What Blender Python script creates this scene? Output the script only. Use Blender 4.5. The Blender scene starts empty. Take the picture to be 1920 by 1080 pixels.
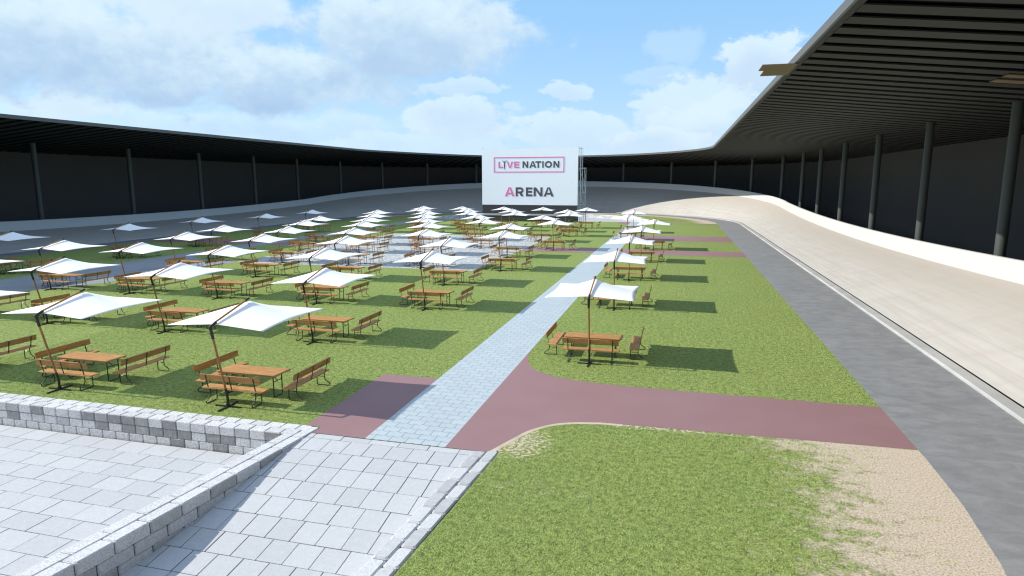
import bpy, bmesh, math, random
import numpy as np
from mathutils import Vector, Matrix
from mathutils.geometry import tessellate_polygon
random.seed(7)
SC = bpy.context.scene
C = SC.collection
R = math.radians

# ------------------------------------------------------------------ camera
cam_d = bpy.data.cameras.new('camera')
cam = bpy.data.objects.new('camera', cam_d); C.objects.link(cam)
cam_d.sensor_width = 36.0
cam_d.lens = 1191.7 / 1920 * 36.0
cam_d.clip_start = 0.1; cam_d.clip_end = 4000
_p, _a = R(9.4555), R(14.616)
_F = Vector((-math.sin(_a)*math.cos(_p), math.cos(_a)*math.cos(_p), -math.sin(_p)))
_Rt = Vector((math.cos(_a), math.sin(_a), 0)); _U = _Rt.cross(_F)
_m = Matrix((( _Rt.x, _U.x, -_F.x, 0), (_Rt.y, _U.y, -_F.y, 0), (_Rt.z, _U.z, -_F.z, 6.4), (0, 0, 0, 1)))
cam.matrix_world = _m
SC.camera = cam

# ------------------------------------------------------------------ light
SUN = Vector((-3.63, -0.55, 2.48)).normalized()          # towards the sun
sd = bpy.data.lights.new('sun', 'SUN'); sd.energy = 4.0; sd.angle = R(0.5); sd.color = (1.0, 0.945, 0.85)
so = bpy.data.objects.new('sun', sd); C.objects.link(so)
so.rotation_mode = 'QUATERNION'; so.rotation_quaternion = SUN.to_track_quat('Z', 'Y')
SC.view_settings.view_transform = 'Standard'; SC.view_settings.look = 'None'
SC.view_settings.gamma = 1.0; SC.view_settings.use_curve_mapping = False
SC.render.filter_size = 1.2
SC.cycles.filter_width = 1.2
SC.view_settings.exposure = 0.35
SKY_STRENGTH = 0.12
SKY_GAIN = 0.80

# ------------------------------------------------------------------ node helpers
class NT:
    def __init__(s, tree): s.t = tree; s.n = tree.nodes; s.l = tree.links
    def node(s, typ, ins=None, **kw):
        nd = s.n.new(typ)
        for k, v in kw.items(): setattr(nd, k, v)
        for k, v in (ins or {}).items():
            sock = nd.inputs[k]
            if isinstance(v, bpy.types.NodeSocket): s.l.new(v, sock)
            else: sock.default_value = v
        return nd
    def math(s, op, a, b=None, c=None, clamp=False):
        nd = s.n.new('ShaderNodeMath'); nd.operation = op; nd.use_clamp = clamp
        for i, v in enumerate((a, b, c)):
            if v is None: continue
            if isinstance(v, bpy.types.NodeSocket): s.l.new(v, nd.inputs[i])
            else: nd.inputs[i].default_value = v
        return nd.outputs[0]
    def mix(s, fac, a, b, blend='MIX'):
        nd = s.n.new('ShaderNodeMix'); nd.data_type = 'RGBA'; nd.blend_type = blend
        for i, v in ((0, fac), (6, a), (7, b)):
            if isinstance(v, bpy.types.NodeSocket): s.l.new(v, nd.inputs[i])
            else: nd.inputs[i].default_value = v if i == 0 else (tuple(v) + (1,) if len(v) == 3 else v)
        return nd.outputs[2]
    def noise(s, vec, scale, detail=3, rough=0.55, dist=0.0):
        return s.node('ShaderNodeTexNoise', {'Vector': vec, 'Scale': scale, 'Detail': detail, 'Roughness': rough, 'Distortion': dist}).outputs[0]
    def ramp(s, fac, lo, hi, a=0.0, b=1.0, smooth=True):
        nd = s.n.new('ShaderNodeMapRange'); nd.interpolation_type = 'SMOOTHSTEP' if smooth else 'LINEAR'
        s.l.new(fac, nd.inputs[0])
        for i, v in ((1, lo), (2, hi), (3, a), (4, b)): nd.inputs[i].default_value = v
        return nd.outputs[0]
    def scale(s, vec, v, loc=(0, 0, 0), rot=(0, 0, 0)):
        return s.node('ShaderNodeMapping', {'Vector': vec, 'Scale': v, 'Location': loc, 'Rotation': rot}).outputs[0]

def material(name):
    m = bpy.data.materials.new(name); m.use_nodes = True
    t = NT(m.node_tree); b = m.node_tree.nodes['Principled BSDF']
    return m, t, b
def pos(t): return t.node('ShaderNodeNewGeometry').outputs['Position']
def setc(t, b, col):
    if isinstance(col, bpy.types.NodeSocket): t.l.new(col, b.inputs['Base Color'])
    else: b.inputs['Base Color'].default_value = tuple(col) + (1,)
def bump(t, b, h, strength=0.4, dist=0.02):
    nd = t.node('ShaderNodeBump', {'Height': h, 'Strength': strength, 'Distance': dist}); t.l.new(nd.outputs[0], b.inputs['Normal'])

# ------------------------------------------------------------------ sky
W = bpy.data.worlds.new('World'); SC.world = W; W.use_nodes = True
def build_sky():
    t = NT(W.node_tree); bg = t.n['Background']
    sky = t.node('ShaderNodeTexSky'); sky.sky_type = 'NISHITA'; sky.sun_disc = False
    sky.sun_elevation = math.asin(SUN.z); sky.sun_rotation = math.atan2(SUN.x, SUN.y)
    sky.altitude = 400; sky.air_density = 1.0; sky.dust_density = 0.6; sky.ozone_density = 1.6
    g = t.node('ShaderNodeTexCoord').outputs['Generated']
    x, y, z = t.node('ShaderNodeSeparateXYZ', {0: g}).outputs
    A = t.math('MULTIPLY', t.math('ARCTAN2', x, y), 57.2958)      # azimuth in degrees, 0 = +Y, positive to the right
    Ed = t.math('MULTIPLY', t.math('ARCSINE', z), 57.2958)        # elevation
    v = t.node('ShaderNodeCombineXYZ', {0: A, 1: t.math('MULTIPLY', Ed, 1.35), 2: 3.7}).outputs[0]
    wn = t.node('ShaderNodeTexNoise', {'Vector': v, 'Scale': 0.22, 'Detail': 6.0, 'Roughness': 0.6}).outputs[1]
    wx, wy, wz = t.node('ShaderNodeSeparateXYZ', {0: wn}).outputs
    Aw = t.math('ADD', A, t.math('MULTIPLY', t.math('SUBTRACT', wx, 0.5), 6.0))
    Ew = t.math('ADD', Ed, t.math('MULTIPLY', t.math('SUBTRACT', wy, 0.5), 3.4))
    fb = t.noise(v, 0.30, 8, 0.55, 0.3); fb2 = t.noise(t.scale(v, (1, 1, 1), (5.3, 1.7, 9.0)), 0.13, 6, 0.55)
    billow = t.noise(v, 1.0, 6, 0.62)
    sky_c = t.mix(0.25, t.mix(t.ramp(Ed, 1.0, 15.0), (0.470, 0.715, 0.985), (0.325, 0.635, 1.0)), t.mix(1.0, sky.outputs[0], (SKY_STRENGTH*1.6,)*3, 'MULTIPLY'))
    col = sky_c
    for (a0, e0, ra, re, op, shade) in CLOUDS:
        da = t.math('DIVIDE', t.math('SUBTRACT', Aw, a0), ra); de = t.math('DIVIDE', t.math('SUBTRACT', Ew, e0), re)
        r = t.math('SQRT', t.math('ADD', t.math('MULTIPLY', da, da), t.math('MULTIPLY', de, de)))
        d = t.math('ADD', t.math('SUBTRACT', 1.0, r), t.math('ADD', t.math('MULTIPLY', t.math('SUBTRACT', fb, 0.5), 1.1), t.math('MULTIPLY', t.math('SUBTRACT', billow, 0.5), 0.6 if (re < 3.3 and 0.2 < shade < 0.5) else 0.25)))
        al = t.math('MULTIPLY', t.ramp(d, 0.0, 0.24 if (re < 3.3 and 0.2 < shade < 0.5) else 0.42), op)
        s = t.math('ADD', t.math('MULTIPLY', de, 0.75), t.math('ADD', t.math('MULTIPLY', t.math('SUBTRACT', fb2, 0.5), 2.6), t.math('MULTIPLY', t.math('SUBTRACT', billow, 0.5), 0.7)))
        # thin rims catch the light, thick bellies go grey
        s = t.math('SUBTRACT', s, t.math('MULTIPLY', t.ramp(d, 0.3, 1.2), 0.35))
        cc = t.mix(t.ramp(s, -0.95, 0.60), tuple(a*(1-shade) + b*shade for a, b in zip((0.70, 0.85, 1.0), (0.45, 0.63, 0.86))), (0.74, 0.905, 1.0))
        col = t.mix(al, col, cc)
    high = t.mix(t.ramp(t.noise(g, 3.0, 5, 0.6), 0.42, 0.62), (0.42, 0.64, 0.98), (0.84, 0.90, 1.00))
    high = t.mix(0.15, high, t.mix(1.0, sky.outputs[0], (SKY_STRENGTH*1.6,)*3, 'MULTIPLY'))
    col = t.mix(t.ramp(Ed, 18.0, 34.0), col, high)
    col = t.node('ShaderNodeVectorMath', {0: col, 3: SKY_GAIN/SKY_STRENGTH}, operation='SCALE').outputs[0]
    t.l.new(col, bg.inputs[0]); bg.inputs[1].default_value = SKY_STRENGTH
# azimuth, elevation, half width, half height (degrees), opacity, depth of the grey belly
CLOUDS = [(-14, 1.4, 45, 1.8, 0.30, 0.1), (-36, 4.6, 16, 1.4, 0.5, 0.75), (-24, 3.2, 11, 1.3, 0.5, 0.45), (-49, 5.4, 5, 1.3, 0.85, 0.1),
          (-47, 9.3, 17, 4.4, 0.97, 1.1), (-33, 8.2, 11, 3.0, 0.9, 1.15), (-23.5, 12.4, 13, 4.4, 0.96, 0.95), (-40, 13.5, 10, 2.4, 0.9, 0.1),
          (-19.5, 8.0, 4.5, 0.9, 0.6, 0.3), (-19, 5.3, 5.5, 2.0, 0.8, 0.35), (-9.8, 7.7, 2.7, 1.1, 0.7, 0.3), (-14.3, 6.2, 1.5, 0.8, 0.5, 0.2), (-9.0, 4.3, 6.5, 1.8, 0.75, 0.35),
          (-1.2, 10.9, 3.0, 1.6, 0.30, 0.1), (-2, 8.6, 3.5, 0.9, 0.30, 0.1), (0.5, 6.2, 6.0, 2.5, 0.8, 0.4), (6.2, 9.2, 3.8, 2.9, 0.92, 0.35), (4.0, 4.6, 8.0, 2.8, 0.75, 0.48), (-2, 3.4, 6, 1.3, 0.7, 0.35)]
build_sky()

# ------------------------------------------------------------------ mesh helpers
class MB:
    """collects shapes and links them as one mesh object"""
    def __init__(s): s.v = []; s.f = []
    def add(s, vs, fs):
        o = len(s.v); s.v += [tuple(p) for p in vs]; s.f += [tuple(i + o for i in f) for f in fs]; return s
    def box(s, x0, x1, y0, y1, z0, z1, M=None):
        vs = [(x, y, z) for z in (z0, z1) for y in (y0, y1) for x in (x0, x1)]
        if M is not None: vs = [tuple(M @ Vector(p)) for p in vs]
        return s.add(vs, [(0, 2, 3, 1), (4, 5, 7, 6), (0, 1, 5, 4), (2, 6, 7, 3), (0, 4, 6, 2), (1, 3, 7, 5)])
    def block(s, x0, x1, y0, y1, z0, z1, b=0.012, M=None):
        """box with chamfered top and vertical edges (a dressed stone or paver)"""
        r0 = [(x0+b, y0), (x1-b, y0), (x1, y0+b), (x1, y1-b), (x1-b, y1), (x0+b, y1), (x0, y1-b), (x0, y0+b)]
        r1 = [(x0+2*b, y0+b), (x1-2*b, y0+b), (x1-b, y0+2*b), (x1-b, y1-2*b), (x1-2*b, y1-b), (x0+2*b, y1-b), (x0+b, y1-2*b), (x0+b, y0+2*b)]
        vs = [(x, y, z0) for x, y in r0] + [(x, y, z1-b) for x, y in r0] + [(x, y, z1) for x, y in r1]
        if M is not None: vs = [tuple(M @ Vector(p)) for p in vs]
        fs = [tuple(range(7, -1, -1)), tuple(range(16, 24))]
        for k in (0, 8):
            for i in range(8): j = (i+1) % 8; fs.append((k+i, k+j, k+8+j, k+8+i))
        return s.add(vs, fs)
    def tube(s, pts, r, n=8, r2=None, cap=True):
        pts = [Vector(p) for p in pts]; m = len(pts); rings = []
        up = None
        for i, p in enumerate(pts):
            d = (pts[min(i+1, m-1)] - pts[max(i-1, 0)]).normalized()
            if up is None:
                up = d.orthogonal().normalized()
            up = (up - d * up.dot(d)).normalized()
            q = d.cross(up); rr = r if r2 is None else r + (r2 - r) * i / (m - 1)
            rings.append([p + (up * math.cos(2*math.pi*k/n) + q * math.sin(2*math.pi*k/n)) * rr for k in range(n)])
        vs = [v for rg in rings for v in rg]; fs = []
        for i in range(m-1):
            for k in range(n):
                a = i*n + k; b = i*n + (k+1) % n; fs.append((a, b, b+n, a+n))
        if cap: fs += [tuple(range(n-1, -1, -1)), tuple(range((m-1)*n, m*n))]
        return s.add(vs, fs)
    def sheet(s, outer, z, holes=()):
        loops = [[Vector((x, y, 0)) for x, y in outer]] + [[Vector((x, y, 0)) for x, y in h] for h in holes]
        flat = [p for lp in loops for p in lp]
        tr = tessellate_polygon(loops); fs = []
        for a, b, c in tr:
            n = (flat[b]-flat[a]).cross(flat[c]-flat[a]).z
            if abs(n) < 1e-9: continue
            fs.append((a, b, c) if n > 0 else (a, c, b))
        return s.add([(p.x, p.y, z) for p in flat], fs)
    def build(s, name, mat, parent=None, smooth=False):
        me = bpy.data.meshes.new(name); me.from_pydata(s.v, [], s.f); me.update()
        for m in (mat if isinstance(mat, (list, tuple)) else [mat]): me.materials.append(m)
        if smooth:
            for p in me.polygons: p.use_smooth = True
        o = bpy.data.objects.new(name, me); C.objects.link(o)
        if parent is not None: o.parent = parent
        return o
def smooth_by_angle(o, deg=40):
    me = o.data
    bm = bmesh.new(); bm.from_mesh(me)
    bmesh.ops.recalc_face_normals(bm, faces=bm.faces)
    for f in bm.faces: f.smooth = True
    for e in bm.edges:
        if len(e.link_faces) == 2 and e.calc_face_angle(0) > R(deg): e.smooth = False
    bm.to_mesh(me); bm.free()
    return o
def tag(o, label=None, cat=None, group=None, kind=None):
    for k, v in (('label', label), ('category', cat), ('group', group), ('kind', kind)):
        if v: o[k] = v
    return o
def thing(name, label, cat, loc=(0, 0, 0), rz=0, group=None):
    o = bpy.data.objects.new(name, None); o.empty_display_size = 0.2; C.objects.link(o)
    o.location = loc; o.rotation_euler = (0, 0, rz)
    return tag(o, label, cat, group)
def struct(o, label=None): return tag(o, label, None, None, 'structure')

# ------------------------------------------------------------------ materials
def random_block(name, dark, light, rough=0.85, spread=(0.0, 1.0), grain=60, dirt=0.35, bumpd=0.004, weather=False):
    m, t, b = material(name); P = pos(t)
    rnd = t.node('ShaderNodeNewGeometry').outputs['Random Per Island']
    n = t.noise(P, grain, 4, 0.7); n2 = t.noise(P, 7, 4, 0.6)
    c = t.mix(t.ramp(rnd, *spread), dark, light)
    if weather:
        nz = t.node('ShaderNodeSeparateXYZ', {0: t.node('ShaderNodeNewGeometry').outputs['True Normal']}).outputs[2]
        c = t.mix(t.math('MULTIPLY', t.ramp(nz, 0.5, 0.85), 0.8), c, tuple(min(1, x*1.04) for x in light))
    c = t.mix(t.math('MULTIPLY', t.ramp(n, 0.35, 0.62, 1, 0), dirt), c, tuple(x*0.62 for x in dark))
    c = t.mix(t.math('MULTIPLY', t.ramp(n2, 0.45, 0.75), 0.25), c, tuple(min(1, x*1.12) for x in light))
    setc(t, b, c); b.inputs['Roughness'].default_value = rough; b.inputs['Specular IOR Level'].default_value = 0.25
    bump(t, b, t.math('ADD', n, t.math('MULTIPLY', n2, 0.8)), 0.5, bumpd)
    return m
def plain(name, col, rough=0.6, metal=0.0, var=0.12, scale=3.0):
    m, t, b = material(name); P = t.node('ShaderNodeTexCoord').outputs['Object']
    n = t.noise(P, scale, 5, 0.6)
    setc(t, b, t.mix(n, tuple(c*(1-var) for c in col), tuple(min(1, c*(1+var)) for c in col)))
    b.inputs['Roughness'].default_value = rough; b.inputs['Metallic'].default_value = metal
    return m
def m_grass():
    m, t, b = material('grass'); P = pos(t)
    fine = t.noise(t.scale(P, (1, 0.8, 1)), 34, 3, 0.8)
    mid = t.noise(P, 7, 4, 0.65); tuft = t.noise(P, 1.6, 4, 0.6); big = t.noise(P, 0.22, 3, 0.5)
    f = t.ramp(t.math('ADD', t.math('MULTIPLY', fine, 0.66), t.math('MULTIPLY', mid, 0.34)), 0.39, 0.61)
    c = t.mix(f, (0.090, 0.150, 0.040), (0.410, 0.485, 0.150))
    c = t.mix(t.math('MULTIPLY', t.ramp(tuft, 0.35, 0.7), 0.40), c, t.mix(f, (0.118, 0.162, 0.038), (0.46, 0.495, 0.155)))
    c = t.mix(t.math('MULTIPLY', t.ramp(big, 0.4, 0.65), 0.30), c, t.mix(f, (0.076, 0.145, 0.042), (0.315, 0.43, 0.135)))
    c = t.mix(t.math('MULTIPLY', t.ramp(mid, 0.30, 0.44, 1, 0), 0.35), c, (0.050, 0.090, 0.028))
    # sand that shows through along the rim of the bends and where feet have worn the turf
    sx = t.node('ShaderNodeSeparateXYZ', {0: P}); X, Y = sx.outputs[0], sx.outputs[1]
    dx = t.math('ADD', X, 25.0)
    yn = t.math('MINIMUM', t.math('SUBTRACT', Y, 16.0), 0.0); yf = t.math('MAXIMUM', t.math('SUBTRACT', Y, 104.0), 0.0)
    yy = t.math('ADD', yn, yf)
    w = t.math('SQRT', t.math('ADD', t.math('MULTIPLY', dx, dx), t.math('MULTIPLY', yy, yy)))
    streak = t.noise(t.scale(P, (1.3, 2.4, 1), rot=(0, 0, R(32))), 1.0, 7, 0.7)
    flake = t.noise(P, 6.5, 3, 0.6); flk2 = t.noise(P, 10.0, 2, 0.6)
    inbend = t.math('MAXIMUM', t.ramp(Y, 16.45, 16.65, 1, 0), t.ramp(Y, 103.6, 103.9, 0, 1))
    edge = t.math('ADD', t.math('SUBTRACT', w, 28.1), t.math('ADD', t.math('MULTIPLY', t.math('SUBTRACT', streak, 0.5), 7.5), t.math('ADD', t.math('MULTIPLY', t.math('SUBTRACT', flake, 0.5), 3.2), t.math('MULTIPLY', t.math('SUBTRACT', fine, 0.5), 1.8))))
    # the strip just below the red path has worn further
    edge = t.math('ADD', edge, t.math('MULTIPLY', t.ramp(Y, 14.6, 16.6), t.ramp(Y, 60, 60.1, 0.9, 0.0)))
    sand = t.math('MULTIPLY', t.ramp(edge, -0.7, 1.1), inbend)
    def spot(x0, y0, rx, ry, thr):
        a = t.math('DIVIDE', t.math('SUBTRACT', X, x0), rx); bb = t.math('DIVIDE', t.math('SUBTRACT', Y, y0), ry)
        r2 = t.math('ADD', t.math('MULTIPLY', a, a), t.math('MULTIPLY', bb, bb))
        g = t.math('SUBTRACT', 1.0, r2)
        return g
    s1 = t.ramp(t.math('ADD', spot(-3.7, 14.6, 0.85, 1.0, 0), t.math('MULTIPLY', t.math('SUBTRACT', flk2, 0.56), 9.0)), 0.1, 0.3)
    s2 = t.math('MULTIPLY', t.ramp(t.math('ADD', spot(-2.7, 12.2, 1.5, 1.0, 0), t.math('ADD', t.math('MULTIPLY', t.math('SUBTRACT', streak, 0.62), 6.0), t.math('MULTIPLY', t.math('SUBTRACT', flk2, 0.55), 4.0))), 0.3, 1.1), 0.5)
    s3 = t.ramp(t.math('ADD', spot(-0.2, 16.35, 2.0, 0.22, 0), t.math('MULTIPLY', t.math('SUBTRACT', flk2, 0.58), 8)), 0.3, 0.5)
    sand = t.math('MAXIMUM', sand, t.math('MAXIMUM', s1, t.math('MAXIMUM', s2, s3)))
    g1 = t.noise(P, 24, 5, 0.8); g2 = t.noise(P, 5, 4, 0.6)
    sc = t.mix(t.ramp(g1, 0.36, 0.62), (0.37, 0.295, 0.215), (0.74, 0.635, 0.51))
    sc = t.mix(t.math('MULTIPLY', t.ramp(g1, 0.33, 0.40, 1, 0), 0.8), sc, (0.17, 0.13, 0.09))
    sc = t.mix(t.math('MULTIPLY', t.ramp(g2, 0.4, 0.7), 0.3), sc, (0.62, 0.55, 0.42))
    setc(t, b, t.mix(sand, c, sc))
    b.inputs['Roughness'].default_value = 0.9; b.inputs['Specular IOR Level'].default_value = 0.12
    hgt = t.math('MULTIPLY', t.math('ADD', fine, t.math('MULTIPLY', mid, 1.2)), t.math('SUBTRACT', 1.15, sand))
    bump(t, b, hgt, 0.55, 0.03)
    return m
def m_red():
    m, t, b = material('red_rubber'); P = pos(t)
    n = t.noise(P, 120, 2, 0.7); n2 = t.noise(P, 0.5, 4, 0.55)
    c = t.mix(t.ramp(n, 0.35, 0.65), (0.270, 0.148, 0.152), (0.325, 0.188, 0.192))
    c = t.mix(t.math('MULTIPLY', t.ramp(n2, 0.35, 0.7), 0.35), c, (0.335, 0.205, 0.21))
    setc(t, b, c); b.inputs['Roughness'].default_value = 0.62; b.inputs['Specular IOR Level'].default_value = 0.42
    bump(t, b, n, 0.15, 0.004); return m
def m_bone():
    """interlocking concrete pavers of the long straight path"""
    m, t, b = material('interlocking_pavers'); P = pos(t)
    s = t.node('ShaderNodeSeparateXYZ', {0: P})
    X = t.math('MULTIPLY', s.outputs[0], 1.0); Y = s.outputs[1]
    def tri(v, per, amp):
        u = t.math('PINGPONG', v, per/2.0)
        u = t.math('SUBTRACT', u, per/4.0)
        u = t.math('MULTIPLY', u, 3.0)
        u = t.math('MINIMUM', t.math('MAXIMUM', u, -per/4.0*0.8), per/4.0*0.8)
        return t.math('MULTIPLY', u, amp)
    yy = t.math('ADD', Y, tri(X, 0.22, 0.55))
    v = t.node('ShaderNodeCombineXYZ', {0: X, 1: yy, 2: 0.0}).outputs[0]
    br = t.node('ShaderNodeTexBrick', {'Vector': v, 'Color1': (0.46, 0.53, 0.56, 1), 'Color2': (0.51, 0.58, 0.61, 1), 'Mortar': (0.12, 0.15, 0.165, 1),
                'Scale': 1.0, 'Mortar Size': 0.009, 'Mortar Smooth': 0.3, 'Bias': 0.0, 'Brick Width': 0.44, 'Row Height': 0.30})
    br.offset = 0.5
    n = t.noise(P, 90, 3, 0.7); n2 = t.noise(P, 1.1, 4, 0.6)
    c = t.mix(t.math('MULTIPLY', t.ramp(n, 0.35, 0.6, 1, 0), 0.18), br.outputs[0], (0.34, 0.40, 0.43))
    c = t.mix(t.math('MULTIPLY', t.ramp(n2, 0.42, 0.7), 0.22), c, (0.40, 0.48, 0.52))
    setc(t, b, c); b.inputs['Roughness'].default_value = 0.5; b.inputs['Specular IOR Level'].default_value = 0.5
    bump(t, b, t.math('SUBTRACT', t.math('MULTIPLY', n, 0.15), br.outputs[1]), 0.5, 0.004); return m
def m_concrete(name, a, bcol, rough=0.7, streak=(0.12, 1.2, 1), spec=0.35, fine=30):
    m, t, b = material(name); P = pos(t)
    n = t.noise(t.scale(P, streak), 1.4, 6, 0.65, 0.6); n2 = t.noise(P, fine, 4, 0.7); n3 = t.noise(P, 0.35, 5, 0.6)
    c = t.mix(t.ramp(n, 0.3, 0.7), a, bcol)
    c = t.mix(t.math('MULTIPLY', t.ramp(n3, 0.4, 0.7), 0.35), c, tuple(x*0.86 for x in a))
    c = t.mix(t.math('MULTIPLY', t.ramp(n2, 0.3, 0.6, 1, 0), 0.16), c, tuple(x*0.6 for x in a))
    setc(t, b, c); b.inputs['Roughness'].default_value = rough; b.inputs['Specular IOR Level'].default_value = spec
    bump(t, b, n2, 0.2, 0.003); return m
def m_gravel():
    m, t, b = material('pale_gravel'); P = pos(t)
    v = t.node('ShaderNodeTexVoronoi', {'Vector': P, 'Scale': 6.0}); n = t.noise(P, 5, 4, 0.75); n2 = t.noise(P, 0.5, 4, 0.6)
    c = t.mix(v.outputs[1], (0.10, 0.115, 0.12), (0.68, 0.70, 0.70)); c = t.mix(t.ramp(n, 0.35, 0.65), t.mix(0.3, c, (0.28, 0.31, 0.32)), t.mix(0.3, c, (0.66, 0.69, 0.69)))
    c = t.mix(t.math('MULTIPLY', t.ramp(n2, 0.4, 0.7), 0.25), c, (0.62, 0.64, 0.62))
    setc(t, b, c); b.inputs['Roughness'].default_value = 0.85; bump(t, b, v.outputs[0], 0.6, 0.03); return m
def m_wood(name, dark, light, axis=0, rough=0.65):
    m, t, b = material(name)
    o = t.node('ShaderNodeTexCoord').outputs['Object']; info = t.node('ShaderNodeObjectInfo')
    off = t.node('ShaderNodeCombineXYZ', {0: t.math('MULTIPLY', info.outputs['Random'], 37.0), 1: t.math('MULTIPLY', info.outputs['Random'], 11.0), 2: 0.0}).outputs[0]
    v = t.node('ShaderNodeVectorMath', {0: o, 1: off}, operation='ADD').outputs[0]
    sc = [14.0, 14.0, 14.0]; sc[axis] = 1.3
    n = t.noise(t.scale(v, tuple(sc)), 1.0, 5, 0.62, 1.2); n2 = t.noise(t.scale(v, tuple(x*3.2 for x in sc)), 1.0, 3, 0.6)
    c = t.mix(t.ramp(n, 0.32, 0.68), dark, light)
    c = t.mix(t.math('MULTIPLY', t.ramp(n2, 0.42, 0.6, 1, 0), 0.35), c, tuple(x*0.62 for x in dark))
    c = t.mix(t.ramp(info.outputs['Random'], 0, 1, 0.0, 0.22, False), c, tuple(x*0.72 for x in dark))
    setc(t, b, c); b.inputs['Roughness'].default_value = rough; b.inputs['Specular IOR Level'].default_value = 0.2
    bump(t, b, n2, 0.15, 0.002); return m
def m_canvas():
    m, t, b = material('white_canvas'); o = t.node('ShaderNodeTexCoord').outputs['Object']
    n = t.noise(o, 2.0, 4, 0.6)
    setc(t, b, t.mix(n, (0.90, 0.90, 0.89), (0.94, 0.94, 0.935))); b.inputs['Roughness'].default_value = 0.75
    b.inputs['Specular IOR Level'].default_value = 0.2
    return m
def m_track():
    """pale sun bleached concrete, streaked along the lap"""
    m, t, b = material('track_concrete'); uv = t.node('ShaderNodeUVMap').outputs[0]; P = pos(t)
    n = t.noise(t.scale(uv, (0.16, 2.4, 1)), 1.0, 6, 0.65, 0.4); n3 = t.noise(t.scale(uv, (0.9, 0.25, 1)), 1.0, 5, 0.6); n2 = t.noise(P, 22, 4, 0.7)
    c = t.mix(t.ramp(n, 0.3, 0.7), (0.515, 0.497, 0.462), (0.588, 0.571, 0.535))
    c = t.mix(t.math('MULTIPLY', t.ramp(n3, 0.42, 0.72), 0.40), c, (0.465, 0.437, 0.400))
    c = t.mix(t.math('MULTIPLY', t.ramp(n2, 0.3, 0.6, 1, 0), 0.10), c, (0.36, 0.31, 0.26))
    s = t.node('ShaderNodeSeparateXYZ', {0: uv}); u, v = s.outputs[0], s.outputs[1]
    c = t.mix(t.ramp(v, 1.0, 5.6, 0.0, 0.75), c, (0.450, 0.405, 0.360))
    # cast slabs: a fine cross joint every six metres
    j = t.math('PINGPONG', u, 3.0); c = t.mix(t.math('MULTIPLY', t.ramp(j, 0.0, 0.03, 1, 0), 0.16), c, (0.66, 0.63, 0.58))
    # the painted lap lines and a few worn start marks
    def line(v0, wd, col, a, c):
        d = t.math('ABSOLUTE', t.math('SUBTRACT', v, v0)); return t.mix(t.math('MULTIPLY', t.ramp(d, wd*0.8, wd*1.2, 1, 0), a), c, col)
    c = line(0.85, 0.04, (0.55, 0.34, 0.30), 0.28, c); c = line(1.55, 0.04, (0.30, 0.34, 0.38), 0.2, c); c = line(0.5, 0.035, (0.25, 0.25, 0.25), 0.12, c)
    setc(t, b, c); b.inputs['Roughness'].default_value = 0.75; b.inputs['Specular IOR Level'].default_value = 0.3
    bump(t, b, n2, 0.15, 0.003); return m

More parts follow.
